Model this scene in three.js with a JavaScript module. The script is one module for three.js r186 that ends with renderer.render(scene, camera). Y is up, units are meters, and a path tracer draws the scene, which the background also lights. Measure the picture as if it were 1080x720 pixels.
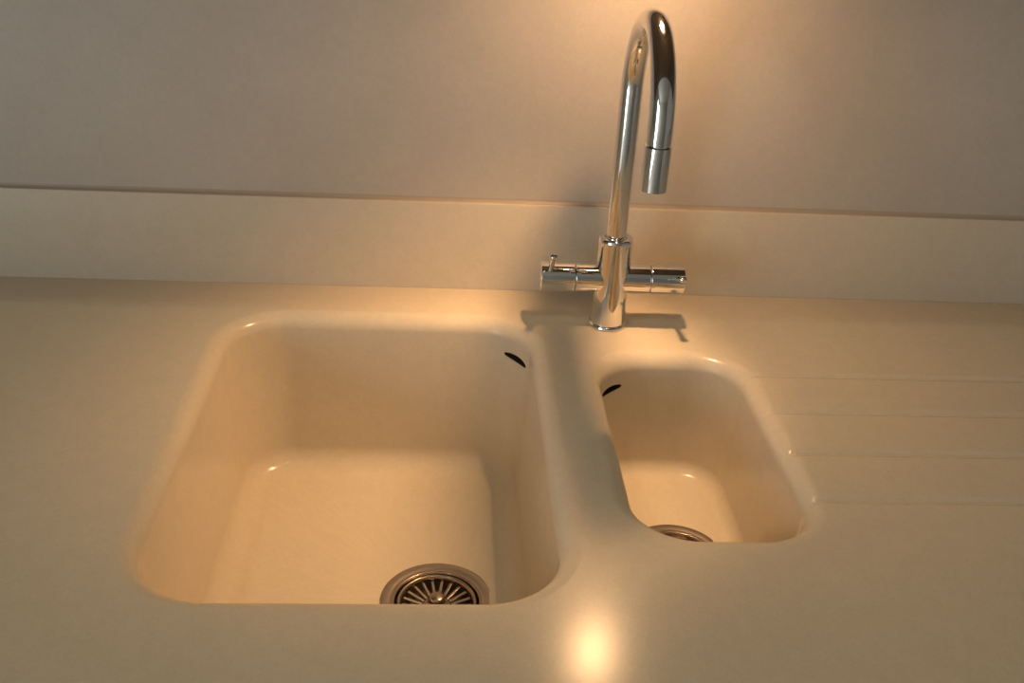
import * as THREE from 'three';
import { RectAreaLightUniformsLib } from 'three/addons/lights/RectAreaLightUniformsLib.js';
import { RoundedBoxGeometry } from 'three/addons/geometries/RoundedBoxGeometry.js';
import { mergeGeometries, mergeVertices, toCreasedNormals } from 'three/addons/utils/BufferGeometryUtils.js';

// World: y = 0 is the worktop surface, z = 0 the face of the upstand, +z towards the viewer, metres.
const scene = new THREE.Scene();
const renderer = new THREE.WebGLRenderer();
renderer.toneMapping = THREE.LinearToneMapping;
renderer.toneMappingExposure = 1.0;
renderer.shadowMap.enabled = true;
renderer.shadowMap.type = THREE.PCFSoftShadowMap;
RectAreaLightUniformsLib.init();

// ---------- camera ----------
const camera = new THREE.PerspectiveCamera(36.6, 1080 / 720, 0.05, 20);
{
  const D = Math.PI / 180, pitch = 27.486 * D, yaw = 4.511 * D, roll = 3.425 * D;
  const fwd = new THREE.Vector3(Math.sin(yaw) * Math.cos(pitch), -Math.sin(pitch), -Math.cos(yaw) * Math.cos(pitch));
  const right = new THREE.Vector3(Math.cos(yaw), 0, Math.sin(yaw));
  const up = new THREE.Vector3().crossVectors(right, fwd);
  const r2 = right.clone().multiplyScalar(Math.cos(roll)).addScaledVector(up, Math.sin(roll));
  const u2 = up.clone().multiplyScalar(Math.cos(roll)).addScaledVector(right, -Math.sin(roll));
  camera.quaternion.setFromRotationMatrix(new THREE.Matrix4().makeBasis(r2, u2, fwd.clone().negate()));
  camera.position.set(-0.1744, 0.4781, 1.0388);
  scene.add(camera);
}

// ---------- sky and daylight ----------
scene.background = new THREE.Color().setRGB(0.55, 0.62, 0.7);
// daylight falls in through a glazed double door in the left wall, outside the frame
const WIN = { x: -2.3, z0: 1.72, z1: 3.14, y0: -0.84, y1: 1.2 };
{
  const day = new THREE.RectAreaLight(new THREE.Color().setRGB(0.95, 1.0, 1.02), 4.1, WIN.z1 - WIN.z0 - 0.1, WIN.y1 - WIN.y0 - 0.1);
  day.name = 'door_daylight';
  day.position.set(WIN.x + 0.01, (WIN.y0 + WIN.y1) / 2, (WIN.z0 + WIN.z1) / 2); day.rotation.y = -Math.PI / 2;
  scene.add(day);
}
// two ceiling downlights: placed here, built with the ceiling
const DOWN = { at: [[-0.75, 1.02], [0.05, 1.02]], y: 1.5, color: [1.0, 0.9, 0.6], candela: 0.4 };
// the warm halogen spot under the wall cabinet: its light is in the lamp's builder
const LAMP = { x: 0.014, y: 0.40, z: 0.14, color: [1.0, 0.55, 0.255], candela: 0.9, aim: [-0.36, -1, 0.16] };

// ---------- helpers ----------
function rng(seed) { let s = seed >>> 0; return () => { s = (s + 0x6D2B79F5) | 0; let t = Math.imul(s ^ (s >>> 15), 1 | s); t = (t + Math.imul(t ^ (t >>> 7), 61 | t)) ^ t; return ((t ^ (t >>> 14)) >>> 0) / 4294967296; }; }
function noiseTex(size, seed, lo, layers, tint) {   // tileable value noise, several grain sizes
  const R = rng(seed), acc = new Float32Array(size * size); let tot = 0;
  for (const [cells, amp] of layers) {
    const g = new Float32Array(cells * cells).map(() => R()); tot += amp;
    for (let y = 0; y < size; y++) for (let x = 0; x < size; x++) {
      const fx = x / size * cells, fy = y / size * cells, ix = Math.floor(fx), iy = Math.floor(fy);
      let a = fx - ix, b = fy - iy; a = a * a * (3 - 2 * a); b = b * b * (3 - 2 * b);
      const v = (i, j) => g[((iy + j) % cells) * cells + (ix + i) % cells];
      acc[y * size + x] += amp * ((v(0, 0) * (1 - a) + v(1, 0) * a) * (1 - b) + (v(0, 1) * (1 - a) + v(1, 1) * a) * b);
    }
  }
  const d = new Uint8Array(size * size * 4);
  for (let i = 0; i < size * size; i++) {
    const v = lo + (1 - lo) * acc[i] / tot;
    for (let c = 0; c < 3; c++) d[i * 4 + c] = Math.round(255 * Math.min(1, v * tint[c]));
    d[i * 4 + 3] = 255;
  }
  const t = new THREE.DataTexture(d, size, size); t.wrapS = t.wrapT = THREE.RepeatWrapping; t.magFilter = THREE.LinearFilter; t.minFilter = THREE.LinearMipmapLinearFilter; t.generateMipmaps = true; t.needsUpdate = true;
  return t;
}
const grain = noiseTex(256, 11, 0.94, [[256, 1], [128, 1], [24, 0.7]], [1, 1, 1]); grain.colorSpace = THREE.SRGBColorSpace; grain.repeat.set(5, 5);
const plaster = noiseTex(256, 5, 0.93, [[256, 1], [64, 0.8], [9, 1]], [1, 1, 1]); plaster.colorSpace = THREE.SRGBColorSpace; plaster.repeat.set(3, 3);
const plasterBump = noiseTex(256, 6, 0, [[128, 1], [48, 1]], [1, 1, 1]); plasterBump.repeat.set(6, 6);
const lin = (r, g, b) => new THREE.Color().setRGB(r, g, b);
const M = {
  solid: new THREE.MeshPhysicalMaterial({ color: lin(0.70, 0.625, 0.49), map: grain, roughness: 0.21, specularIntensity: 0.7 }),
  wall: new THREE.MeshStandardMaterial({ color: lin(0.57, 0.515, 0.44), map: plaster, bumpMap: plasterBump, bumpScale: 0.00015, roughness: 0.55 }),
  sealant: new THREE.MeshStandardMaterial({ color: lin(0.44, 0.37, 0.29), roughness: 0.3 }),
  chrome: new THREE.MeshStandardMaterial({ color: lin(0.78, 0.78, 0.78), metalness: 1, roughness: 0.06 }),
  steel: new THREE.MeshStandardMaterial({ color: lin(0.42, 0.36, 0.3), metalness: 1, roughness: 0.24 }),
  recessShade: new THREE.MeshStandardMaterial({ color: lin(0.05, 0.035, 0.022), roughness: 0.6 }),  // dark brown carries the shade inside the overflow duct and strainer cup
  cabinet: new THREE.MeshStandardMaterial({ color: lin(0.08, 0.065, 0.052), roughness: 0.4 }),
  paint: new THREE.MeshStandardMaterial({ color: lin(0.58, 0.55, 0.49), map: plaster, roughness: 0.8 }),
  floor: new THREE.MeshStandardMaterial({ color: lin(0.5, 0.45, 0.38), map: plaster, roughness: 0.5 }),
  frame: new THREE.MeshStandardMaterial({ color: lin(0.75, 0.75, 0.74), roughness: 0.4 }),
  glass: new THREE.MeshPhysicalMaterial({ color: lin(1, 1, 1), transmission: 1, thickness: 0, roughness: 0, ior: 1.5 }),
  lens: new THREE.MeshStandardMaterial({ color: lin(0.9, 0.85, 0.75), emissive: lin(1, 0.57, 0.27), emissiveIntensity: 340, roughness: 0.4 }),
  downlight: new THREE.MeshStandardMaterial({ color: lin(0.9, 0.88, 0.8), emissive: lin(1, 0.88, 0.68), emissiveIntensity: 12, roughness: 0.4 }),
};
const taken = new Map();
function numbered(n) { const k = taken.get(n) ?? 0; taken.set(n, k + 1); return k ? n + '_' + String(k).padStart(3, '0') : n; }
function mesh(name, geo, mat, parent) { const m = new THREE.Mesh(geo, mat); m.name = parent ? name : numbered(name); m.castShadow = m.receiveShadow = true; (parent ?? scene).add(m); return m; }
function thing(name, label, category, [x, y, z] = [0, 0, 0], group) { const g = new THREE.Group(); g.name = numbered(name); g.position.set(x, y, z); g.userData = { label, category }; if (group) g.userData.group = group; scene.add(g); return g; }
function tag(o, label, category, group) { o.userData.label = label; o.userData.category = category; if (group) o.userData.group = group; return o; }
function structure(o, label) { o.userData.kind = 'structure'; o.userData.label = label; o.userData.category = 'room'; return o; }
function box(x0, x1, y0, y1, z0, z1, r = 0) {
  const g = r ? new RoundedBoxGeometry(x1 - x0, y1 - y0, z1 - z0, 3, r) : new THREE.BoxGeometry(x1 - x0, y1 - y0, z1 - z0);
  const p = g.attributes.position, n = g.attributes.normal, uv = g.attributes.uv;
  g.translate((x0 + x1) / 2, (y0 + y1) / 2, (z0 + z1) / 2);
  for (let i = 0; i < p.count; i++) {
    const ax = Math.abs(n.getX(i)), ay = Math.abs(n.getY(i)), az = Math.abs(n.getZ(i));
    if (ay >= ax && ay >= az) uv.setXY(i, p.getX(i), p.getZ(i)); else if (az >= ax) uv.setXY(i, p.getX(i), p.getY(i)); else uv.setXY(i, p.getZ(i), p.getY(i));
  }
  return g;
}
function lathe(pts, seg = 48) { return new THREE.LatheGeometry(pts.map(([r, y]) => new THREE.Vector2(r, y)), seg); }
function grid(rows, closed, uvOf) {   // rows of [x,y,z] -> indexed surface
  const n = rows[0].length, pos = [], uv = [], idx = [];
  rows.forEach((r, j) => r.forEach((p, i) => { pos.push(...p); uv.push(...(uvOf ? uvOf(p, i, j) : [p[0], p[2]])); }));
  const lim = closed ? n : n - 1;
  for (let j = 0; j + 1 < rows.length; j++) for (let i = 0; i < lim; i++) {
    const a = j * n + i, b = j * n + (i + 1) % n, c = a + n, d = b + n;
    idx.push(a, b, d, a, d, c);
  }
  const g = new THREE.BufferGeometry();
  g.setAttribute('position', new THREE.Float32BufferAttribute(pos, 3)); g.setAttribute('uv', new THREE.Float32BufferAttribute(uv, 2)); g.setIndex(idx);
  g.computeVertexNormals();
  return g;
}

// ---------- room ----------
const RX0 = -2.3, RX1 = 2.0, RY0 = -0.9, RY1 = 1.5, RZ = 3.2;
structure(mesh('floor', box(RX0 - 0.12, RX1 + 0.12, RY0 - 0.12, RY0, -0.12, RZ + 0.12), M.floor), 'brown kitchen floor');
structure(mesh('ceiling', box(RX0 - 0.12, RX1 + 0.12, RY1, RY1 + 0.12, -0.12, RZ + 0.12), M.paint), 'plain painted kitchen ceiling');
structure(mesh('wall_right', box(RX1, RX1 + 0.12, RY0, RY1, -0.12, RZ + 0.12), M.paint), 'plain painted wall right of the worktop');
structure(mesh('wall_back', box(RX0, RX1, RY0, RY1, -0.12, -0.006), M.wall), 'smooth pale beige wall above the upstand');
structure(mesh('wall_front', box(RX0, RX1, RY0, RY1, RZ, RZ + 0.12), M.paint), 'plain painted wall opposite the worktop');
{
  const a = RX0 - 0.12, b = RX0;
  const g = mergeGeometries([box(a, b, RY0, RY1, -0.12, WIN.z0), box(a, b, RY0, RY1, WIN.z1, RZ + 0.12), box(a, b, RY0, WIN.y0, WIN.z0, WIN.z1), box(a, b, WIN.y1, RY1, WIN.z0, WIN.z1)]);
  structure(mesh('wall_left', g, M.paint), 'painted wall with a glazed door left of the worktop');
  const w = new THREE.Group(); w.name = 'door_1'; scene.add(w); structure(w, 'white framed glazed double door in the left wall');
  const x0 = RX0 - 0.09, x1 = RX0 - 0.03, t = 0.05, zm = (WIN.z0 + WIN.z1) / 2;
  mesh('door_frame', mergeGeometries([
    box(x0, x1, WIN.y0, WIN.y1, WIN.z0, WIN.z0 + t), box(x0, x1, WIN.y0, WIN.y1, WIN.z1 - t, WIN.z1),
    box(x0, x1, WIN.y0, WIN.y0 + t, WIN.z0 + t, WIN.z1 - t), box(x0, x1, WIN.y1 - t, WIN.y1, WIN.z0 + t, WIN.z1 - t),
    box(x0, x1, WIN.y0 + t, WIN.y1 - t, zm - t / 2, zm + t / 2)]), M.frame, w);
  mesh('pane', box(RX0 - 0.063, RX0 - 0.057, WIN.y0 + t, WIN.y1 - t, WIN.z0 + t, zm - t / 2), M.glass, w);
  mesh('pane', box(RX0 - 0.063, RX0 - 0.057, WIN.y0 + t, WIN.y1 - t, zm + t / 2, WIN.z1 - t), M.glass, w);
}

// ---------- worktop with drainer grooves ----------
const WX0 = -1.5, WX1 = 1.3, WZ1 = 0.62, RIM = 0.016;
const GROOVES = [0.180, 0.2475, 0.315, 0.3825], GH = 0.006, GD = 0.002;
function grooveDepth(x, z) {
  if (x < 0.06 || x > 0.62) return 0;
  const end = Math.min(1, (0.62 - x) / 0.02);
  for (const g of GROOVES) { const u = (z - g) / GH; if (u > -1 && u < 1) return GD * end * (1 - u * u) * (1 - u * u); }
  return 0;
}
// outline of a rounded rectangle, anticlockwise seen from above, same number of points for every offset
const CORN = 100, SIDE = 150;
function outline(b, off) {
  const hw = b.hw + off, hd = b.hd + off, r = Math.max(0.002, b.r + off), pts = [];
  const cs = [[hw - r, hd - r, 0], [-(hw - r), hd - r, 1], [-(hw - r), -(hd - r), 2], [hw - r, -(hd - r), 3]];
  for (let k = 0; k < 4; k++) {
    const [cx, cz, q] = cs[k], [nx, nz, nq] = cs[(k + 1) % 4];
    for (let i = 0; i <= CORN; i++) { const a = (q + i / CORN) * Math.PI / 2; pts.push([b.x + cx + r * Math.cos(a), b.z + cz + r * Math.sin(a)]); }
    const a0 = pts[pts.length - 1], e = nq * Math.PI / 2, a1 = [b.x + nx + r * Math.cos(e), b.z + nz + r * Math.sin(e)];
    for (let i = 1; i < SIDE; i++) { const t = i / SIDE; pts.push([a0[0] + (a1[0] - a0[0]) * t, a0[1] + (a1[1] - a0[1]) * t]); }
  }
  return pts;
}
const BOWL_L = { x: -0.2335, z: 0.287, hw: 0.1505, hd: 0.209, r: 0.058, depth: 0.176, taper: 0.008, fil: 0.024, drain: [-0.1715, 0.302], dr: 0.0525, cell: [-0.44, -0.052, 0.035, 0.56] };
const BOWL_S = { x: 0.049, z: 0.2875, hw: 0.069, hd: 0.139, r: 0.046, depth: 0.132, taper: 0.005, fil: 0.015, drain: [0.05, 0.289], dr: 0.047, cell: [-0.052, 0.20, 0.035, 0.56] };
{
  const parts = [];
  for (const b of [BOWL_L, BOWL_S]) {                 // surface between each bowl's rim and a rectangular cell around it
    const rim = outline(b, RIM), [x0, x1, z0, z1] = b.cell, rows = [];
    const edge = rim.map(([x, z]) => {
      const dx = x - b.x, dz = z - b.z;
      // walk straight out on the sides, diagonally in the corners
      const ix = Math.max(-(b.hw - b.r), Math.min(b.hw - b.r, dx)), iz = Math.max(-(b.hd - b.r), Math.min(b.hd - b.r, dz));
      const vx = dx - ix, vz = dz - iz; let t = 1e9;
      if (vx > 1e-9) t = Math.min(t, (x1 - x) / vx); if (vx < -1e-9) t = Math.min(t, (x0 - x) / vx);
      if (vz > 1e-9) t = Math.min(t, (z1 - z) / vz); if (vz < -1e-9) t = Math.min(t, (z0 - z) / vz);
      return [x + vx * t, z + vz * t];
    });
    // put the cell's four corners on the nearest edge points
    for (const c of [[x0, z0], [x0, z1], [x1, z0], [x1, z1]]) {
      let best = 0, bd = 1e9; edge.forEach((e, i) => { const d = Math.hypot(e[0] - c[0], e[1] - c[1]); if (d < bd) { bd = d; best = i; } });
      edge[best] = c;
    }
    const K = 26;
    for (let k = 0; k <= K; k++) { const t = k / K; rows.push(rim.map(([x, z], i) => { const px = x + (edge[i][0] - x) * t, pz = z + (edge[i][1] - z) * t; return [px, -grooveDepth(px, pz), pz]; })); }
    parts.push(grid(rows.reverse(), true));
  }
  const flat = (xs, zs) => parts.push(grid(zs.map((z) => xs.map((x) => [x, -grooveDepth(x, z), z])).reverse(), false));
  const span = (a, b, n) => Array.from({ length: n + 1 }, (_, i) => a + (b - a) * i / n);
  const zg = []; { let z = 0.035; while (z < 0.56) { zg.push(z); const near = GROOVES.some((g) => Math.abs(z - g) < GH + 0.002); z += near ? 0.0006 : 0.0015; } zg.push(0.56); }
  flat([WX0, BOWL_L.cell[0]], [0.035, 0.56]);
  flat([...span(BOWL_S.cell[1], 0.58, 8), 0.6, 0.605, 0.61, 0.615, 0.62, WX1], zg);
  flat([WX0, WX1], [-0.004, 0.035]);
  flat([WX0, WX1], [0.56, WZ1 - 0.004]);
  // rounded front edge, front face, underside
  const fr = [[0, WZ1 - 0.004]]; for (let i = 1; i <= 6; i++) { const a = i / 6 * Math.PI / 2; fr.push([-0.004 + 0.004 * Math.cos(a), WZ1 - 0.004 + 0.004 * Math.sin(a)]); }
  fr.push([-0.04, WZ1]); fr.push([-0.04, WZ1 - 0.03]);
  parts.push(grid(fr.map(([y, z]) => [[WX0, y, z], [WX1, y, z]]).reverse(), false, (p) => [p[0], p[2] - p[1]]));
  const top = mergeGeometries(parts);
  const side = (x) => { const g = box(x - 0.001, x + 0.001, -0.04, -0.0005, 0, WZ1); return g; };
  const all = mergeGeometries([top, side(WX0), side(WX1)]);
  tag(mesh('kitchen_worktop', all, M.solid), 'cream solid surface worktop with drainer grooves right of the small bowl', 'worktop');
}

// ---------- moulded sink bowls ----------
function sinkBowl(b, label, slot) {
  const root = thing('sink_bowl', label, 'sink', [b.x, 0, b.z]);
  const rel = (x, y, z) => [x - b.x, y, z - b.z];
  const prof = [];                                    // [offset, y, tilt rows]
  for (let i = 0; i <= 12; i++) { const a = i / 12 * Math.PI / 2; prof.push([RIM - RIM * Math.sin(a), -RIM + RIM * Math.cos(a)]); }
  const wallEnd = -(b.depth - b.fil), wy = (y) => -b.taper * (y + RIM) / (wallEnd + RIM);
  const rowsSpec = prof.map(([o, y]) => ({ o, y }));
  rowsSpec.push({ o: wy(slot.y + 0.006), y: slot.y + 0.006 });
  const kTop = rowsSpec.length; rowsSpec.push({ slot: 1 }); rowsSpec.push({ slot: -1 });
  for (let i = 0; i <= 8; i++) { const y = slot.y - 0.006 + (wallEnd - slot.y + 0.006) * i / 8; rowsSpec.push({ o: wy(y), y }); }
  for (let i = 1; i <= 12; i++) { const a = i / 12 * Math.PI / 2; rowsSpec.push({ o: -b.taper - b.fil * (1 - Math.cos(a)), y: wallEnd - b.fil * Math.sin(a) }); }
  const base = outline(b, 0), n = base.length;
  let ic = 0, bd = 1e9; base.forEach((p, i) => { const d = Math.hypot(p[0] - slot.at[0], p[1] - slot.at[1]); if (d < bd) { bd = d; ic = i; } });
  const arc = [0]; for (let i = 1; i <= n; i++) arc.push(arc[i - 1] + Math.hypot(base[i % n][0] - base[i - 1][0], base[i % n][1] - base[i - 1][1]));
  const uOf = (i) => { let d = arc[i] - arc[ic]; const L = arc[n]; d -= L * Math.round(d / L); return d / slot.half; };
  const slotY = (i, s) => { const u = uOf(i); return slot.y + s * (Math.abs(u) < 1 ? slot.h * Math.sqrt(1 - u * u) : 0.0002); };
  const rows = rowsSpec.map((s) => s.slot
    ? base.map((_, i) => { const y = slotY(i, s.slot), o = outlinePoint(b, wy(y), i); return rel(o[0], y, o[1]); })
    : outline(b, s.o).map(([x, z]) => rel(x, s.y - Math.min(grooveDepth(x, z), 1) * (s.o > 0 ? s.o / RIM : 0), z)));
  const last = outline(b, -b.taper - b.fil), M_ = 10;
  for (let k = 1; k <= M_; k++) rows.push(last.map(([x, z]) => {
    const dx = x - b.drain[0], dz = z - b.drain[1], L = Math.hypot(dx, dz), t = k / M_;
    const r = L + (b.dr - 0.009 - L) * t; return rel(b.drain[0] + dx / L * r, -b.depth - 0.004 * t * t, b.drain[1] + dz / L * r);
  }));
  let len = 0; const vs = rows.map((r, j) => { if (j) len += Math.hypot(r[0][0] - rows[j - 1][0][0], r[0][1] - rows[j - 1][0][1], r[0][2] - rows[j - 1][0][2]); return len; });
  const g = grid(rows, true, (p, i, j) => [arc[i], vs[j]]);
  // open the overflow slot: drop the faces between the two slot rows
  const idx = g.index.array, keep = [];
  for (let f = 0; f < idx.length; f += 6) { const q = f / 6, j = Math.floor(q / n), i = q % n; if (j === kTop && Math.abs(uOf(i)) < 1 && Math.abs(uOf((i + 1) % n)) < 1) continue; for (let k = 0; k < 6; k++) keep.push(idx[f + k]); }
  g.setIndex(keep);
  mesh('basin', g, M.solid, root);
  // the duct behind the slot, the shade of its depth put into the colour
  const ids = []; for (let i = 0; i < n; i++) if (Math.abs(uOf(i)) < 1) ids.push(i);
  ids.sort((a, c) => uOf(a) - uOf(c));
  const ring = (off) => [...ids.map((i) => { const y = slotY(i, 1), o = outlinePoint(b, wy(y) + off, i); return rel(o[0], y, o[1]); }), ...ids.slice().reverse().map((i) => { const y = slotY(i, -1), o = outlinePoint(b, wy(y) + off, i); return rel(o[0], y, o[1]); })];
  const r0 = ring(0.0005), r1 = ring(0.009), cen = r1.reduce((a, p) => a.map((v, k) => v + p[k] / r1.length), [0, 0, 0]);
  const duct = mesh('overflow_slot', grid([r0, r1, r1.map(() => cen)], true), M.recessShade, root); duct.userData.label = 'dark overflow slit in the bowl corner';
  // stainless waste flange with its cup
  const fl = mesh('drain_flange', lathe([[0.0555, -0.0004], [0.0555, 0.0012], [0.0535, 0.0022], [0.047, 0.0012], [0.0445, 0.0002], [0.043, 0.0014], [0.0415, 0.0012], [0.0405, -0.002], [0.04, -0.03], [0.036, -0.038], [0.0, -0.04]].map((p) => p), 64), M.steel, root);
  fl.scale.setScalar(b.dr / 0.0555); fl.position.set(b.drain[0] - b.x, -b.depth - 0.0032, b.drain[1] - b.z);
  fl.userData.label = 'round stainless steel waste flange';
  return root;
}
const oCache = new Map();
function outlinePoint(b, off, i) { const k = b.x + '|' + off.toFixed(6); if (!oCache.has(k)) oCache.set(k, outline(b, off)); return oCache.get(k)[i]; }
sinkBowl(BOWL_L, 'large cream moulded sink bowl left of the chrome tap', { y: -0.031, h: 0.0036, half: 0.019, at: [-0.095, 0.104] });
sinkBowl(BOWL_S, 'small cream moulded half bowl in front of the chrome tap', { y: -0.031, h: 0.0034, half: 0.0165, at: [-0.001, 0.167] });

function strainer(b, drop, label) {
  const t = thing('basket_strainer', label, 'strainer', [b.drain[0], -b.depth - 0.0032 - drop, b.drain[1]], 'sink strainers');
  t.scale.setScalar(b.dr / 0.0555);
  mesh('rim_ring', lathe([[0.0392, -0.004], [0.0395, -0.001], [0.0382, 0.0008], [0.0362, 0.0006], [0.0352, -0.002], [0.0352, -0.004]], 64), M.steel, t);
  mesh('basket_cup', lathe([[0.0356, -0.002], [0.034, -0.012], [0.028, -0.0165], [0, -0.017]], 48), M.recessShade, t);  // cup coloured dark for the shade below the spokes
  const fin = new RoundedBoxGeometry(0.0215, 0.0018, 0.0034, 2, 0.0008);
  for (let i = 0; i < 22; i++) { const a = i / 22 * Math.PI * 2, s = mesh('spoke', fin, M.steel, t); s.position.set(0.0238 * Math.cos(a), -0.0062, 0.0238 * Math.sin(a)); s.rotation.set(0, -a, 0.16, 'YXZ'); }
  mesh('hub', lathe([[0.0148, -0.0085], [0.0148, -0.0062], [0.0125, -0.0048], [0.006, -0.0036], [0.0052, 0.002], [0.0072, 0.0034], [0.0075, 0.0055], [0.006, 0.007], [0, 0.0076]], 40), M.steel, t);
  return t;
}
strainer(BOWL_L, 0, 'steel basket strainer with radial slots in the large sink bowl');
strainer(BOWL_S, 0.012, 'steel basket strainer sunk in the drain of the small bowl');

// ---------- upstand and sealant ----------
{
  const s = new THREE.Shape(), H = 0.1, r = 0.0018; s.moveTo(-0.006, 0); s.lineTo(0, 0); s.lineTo(0, H - r); s.quadraticCurveTo(0, H, -r, H); s.lineTo(-0.006, H); s.closePath();
  const g = new THREE.ExtrudeGeometry(s, { depth: WX1 - WX0, bevelEnabled: false, curveSegments: 6 });
  g.rotateY(Math.PI / 2);                             // shape x -> -z, extrude z -> x
  g.scale(1, 1, -1); { const ix = g.index; if (ix) { const a = ix.array; for (let i = 0; i < a.length; i += 3) { const t = a[i]; a[i] = a[i + 1]; a[i + 1] = t; } } else { for (const k of ['position', 'normal', 'uv']) { const a = g.attributes[k], n = a.itemSize; for (let i = 0; i < a.count; i += 3) for (let c = 0; c < n; c++) { const t = a.array[i * n + c]; a.array[i * n + c] = a.array[(i + 1) * n + c]; a.array[(i + 1) * n + c] = t; } } } }
  g.translate(WX0, 0.0002, 0); g.computeVertexNormals();
  const u = g.attributes.uv, p = g.attributes.position; for (let i = 0; i < p.count; i++) u.setXY(i, p.getX(i), p.getY(i));
  tag(mesh('worktop_upstand', toCreasedNormals(g, 0.6), M.solid), 'low cream solid surface upstand along the back of the worktop', 'backsplash');
  // concave bead of sealant in the angle between upstand top and wall
  const rows = []; for (let i = 0; i <= 6; i++) { const a = i / 6 * Math.PI / 2, R = 0.0042; rows.push([0.1002 + R - R * Math.sin(a), -0.006 + R - R * Math.cos(a)]); }
  tag(mesh('sealant_bead', grid(rows.map(([y, z]) => [[WX0, y, z], [WX1, y, z]]), false, (q) => [q[0], q[1]]), M.sealant), 'thin brownish sealant line between upstand and wall', 'sealant');
}

// ---------- mixer tap ----------
{
  const tap = thing('mixer_tap', 'chrome swan neck mixer tap with two side handles behind the small bowl', 'tap', [0, 0, 0.077]);
  const AY = 0.0525, AR = 0.0155;
  mesh('base_ring', lathe([[0, 0.0002], [0.0196, 0.0002], [0.0198, 0.0012], [0.0192, 0.0036], [0.0182, 0.004], [0, 0.004]], 56), M.chrome, tap);
  mesh('body', lathe([[0.0176, 0.0038], [0.0178, 0.006], [0.0178, 0.094], [0.0172, 0.0972], [0.0155, 0.0985], [0.0115, 0.0988], [0.0108, 0.096]], 64), M.chrome, tap);
  const PR = 0.0105, reach = 0.148, R = reach / 2, bend = 0.332 - PR - R;
  const path = new THREE.CurvePath();
  path.add(new THREE.LineCurve3(new THREE.Vector3(0, 0.09, 0), new THREE.Vector3(0, bend, 0)));
  class Arc extends THREE.Curve { getPoint(t, o = new THREE.Vector3()) { const a = Math.PI * (1 - t); return o.set(0, bend + R * Math.sin(a), R + R * Math.cos(a)); } }
  path.add(new Arc());
  path.add(new THREE.LineCurve3(new THREE.Vector3(0, bend, reach), new THREE.Vector3(0, 0.2385, reach)));
  mesh('spout', new THREE.TubeGeometry(path, 160, PR, 40, false), M.chrome, tap);
  const noz = mesh('nozzle', lathe([[0, 0.0015], [0.0082, 0.0015], [0.0082, 0], [0.0106, 0], [0.0114, 0.0008], [0.0114, 0.0375], [0.0108, 0.0382], [0.0094, 0.0384], [0.0094, 0.041]], 48), M.chrome, tap);
  noz.position.set(0, 0.1985, reach); noz.userData.label = 'chrome nozzle with a groove above it';
  for (const s of [-1, 1]) {
    const arm = lathe([[0.0148, 0.010], [0.0151, 0.0375], [0.0144, 0.0384], [0.0128, 0.0386], [0.0128, 0.0396]], 48); arm.rotateZ(-s * Math.PI / 2);
    const a = mesh('handle_neck', arm, M.chrome, tap); a.position.set(0, AY, 0);
    const hg = lathe([[0, 0.0392], [0.0148, 0.0392], [AR, 0.04], [AR, 0.0728], [0.0148, 0.0738], [0, 0.0742]], 48); hg.rotateZ(-s * Math.PI / 2);
    const h = mesh('handle', hg, M.chrome, tap); h.position.set(0, AY, 0);
    const pg = lathe([[0.0026, 0.013], [0.0026, 0.0405], [0.0034, 0.0415], [0.0036, 0.044], [0.0026, 0.0456], [0, 0.046]], 24);
    const pin = mesh('lever_pin', pg, M.chrome, h); pin.position.set(s * 0.0645, 0, 0); pin.rotation.x = s > 0 ? Math.PI / 2 - 0.42 : 0.7;
  }
}

// ---------- wall cabinets with the halogen spot under them ----------
for (let i = 0; i < 4; i++) {
  const w = 0.7, x0 = WX0 + i * w, y0 = 0.417, y1 = 1.15, place = ['leftmost', 'second', 'third', 'rightmost'][i];
  const c = thing('wall_cabinet', place + ' of the four dark wall cabinets above the worktop', 'cabinet', [x0 + w / 2, y0, 0.16], 'wall cabinets');
  mesh('carcass', box(-w / 2 + 0.001, w / 2 - 0.001, 0, y1 - y0, -0.165, 0.15), M.cabinet, c);
  const d = mesh('door', box(-w / 2 + 0.002, w / 2 - 0.002, 0.002, y1 - y0, 0.1505, 0.17, 0.002), M.cabinet, c);
  mesh('handle', mergeGeometries([box(0.28, 0.29, 0.06, 0.2, 0.19, 0.2, 0.003), box(0.282, 0.288, 0.07, 0.076, 0.17, 0.192), box(0.282, 0.288, 0.184, 0.19, 0.17, 0.192)].map((g) => { g = g.index ? g.toNonIndexed() : g; return g; })), M.chrome, d);
}
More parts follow.
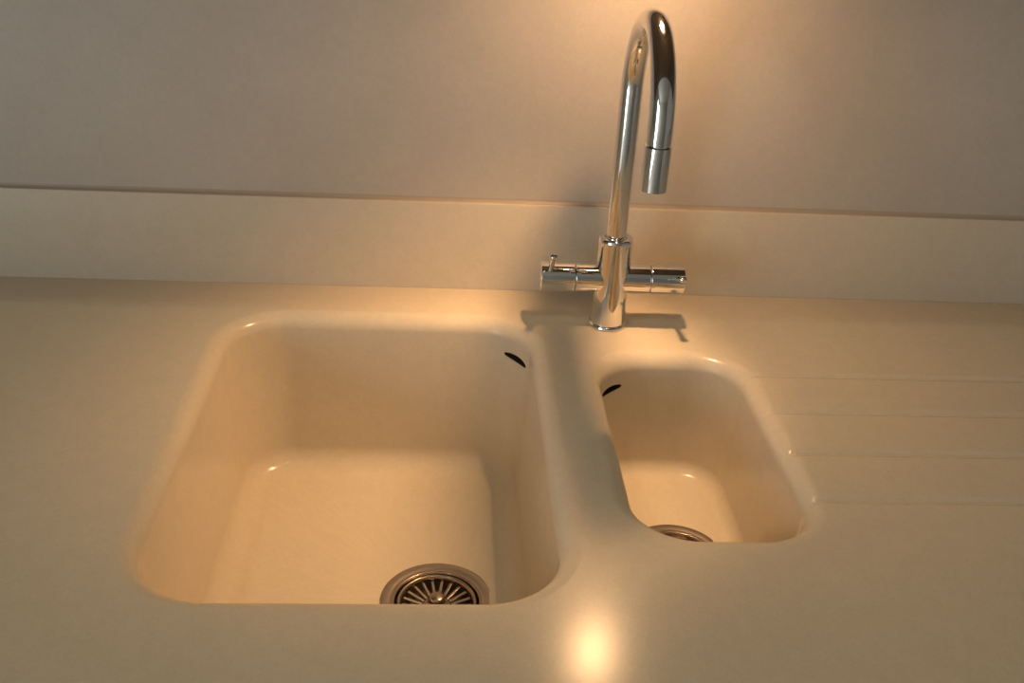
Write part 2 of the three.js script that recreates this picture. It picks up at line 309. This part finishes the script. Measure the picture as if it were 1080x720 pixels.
{
  const t = thing('cabinet_spotlight', 'round halogen spotlight under the wall cabinet above the tap', 'lamp', [LAMP.x, 0.417, LAMP.z]);
  mesh('housing', lathe([[0, 0], [0.034, 0], [0.034, -0.008], [0.032, -0.012], [0.024, -0.012], [0.016, -0.006], [0, -0.006]], 56), M.steel, t);
  mesh('bulb', lathe([[0.0145, -0.006], [0.0145, -0.0105], [0.0125, -0.0125], [0, -0.0135]], 32), M.lens, t);
  const s = new THREE.SpotLight(lin(...LAMP.color), LAMP.candela, 0, 41 * Math.PI / 180, 1.0, 2);
  s.name = 'halogen_light'; s.position.set(0, LAMP.y - 0.417, 0); s.castShadow = true; s.shadow.radius = 0.55; s.shadow.mapSize.set(2048, 2048); s.shadow.camera.near = 0.01;
  s.target.position.set(...LAMP.aim); s.target.name = 'halogen_aim'; t.add(s); t.add(s.target);
}

for (const [x, z] of DOWN.at) {
  const t = thing('ceiling_downlight', (x < -0.5 ? 'left' : 'right') + ' of two round recessed ceiling downlights', 'lamp', [x, DOWN.y, z], 'ceiling downlights');
  mesh('bezel', lathe([[0.046, 0], [0.047, -0.003], [0.044, -0.005], [0.036, -0.004], [0.034, -0.001], [0, -0.001]], 48), M.frame, t);
  mesh('bulb', lathe([[0.03, -0.0012], [0.029, -0.003], [0, -0.0045]], 32), M.downlight, t);
  const s = new THREE.SpotLight(lin(...DOWN.color), DOWN.candela, 0, 75 * Math.PI / 180, 0.6, 2);
  s.name = 'downlight_light'; s.position.set(0, -0.02, 0); s.castShadow = true; s.shadow.radius = 1.5; s.target.position.set(0, -1, 0); s.target.name = 'downlight_aim'; t.add(s); t.add(s.target);
}

// ---------- base cabinets carrying the worktop ----------
for (let i = 0; i < 4; i++) {
  const bx = [WX0, -0.98, -0.46, 0.44, WX1], x0 = bx[i], w = bx[i + 1] - x0, place = ['leftmost', 'second', 'third', 'rightmost'][i];
  const c = thing('base_cabinet', place + ' of the four dark base cabinets under the worktop', 'cabinet', [x0 + w / 2, RY0, 0.3], 'base cabinets');
  const h = 0.86;
  mesh('carcass', mergeGeometries([box(-w / 2 + 0.001, -w / 2 + 0.018, 0.1, h, -0.3, 0.27), box(w / 2 - 0.018, w / 2 - 0.001, 0.1, h, -0.3, 0.27), box(-w / 2 + 0.018, w / 2 - 0.018, 0.1, 0.118, -0.3, 0.27)]), M.cabinet, c);
  mesh('plinth', box(-w / 2 + 0.001, w / 2 - 0.001, 0, 0.099, 0.2, 0.22), M.cabinet, c);
  mesh('door', box(-w / 2 + 0.002, w / 2 - 0.002, 0.1, h - 0.004, 0.271, 0.29, 0.002), M.cabinet, c);
}

renderer.render(scene, camera);
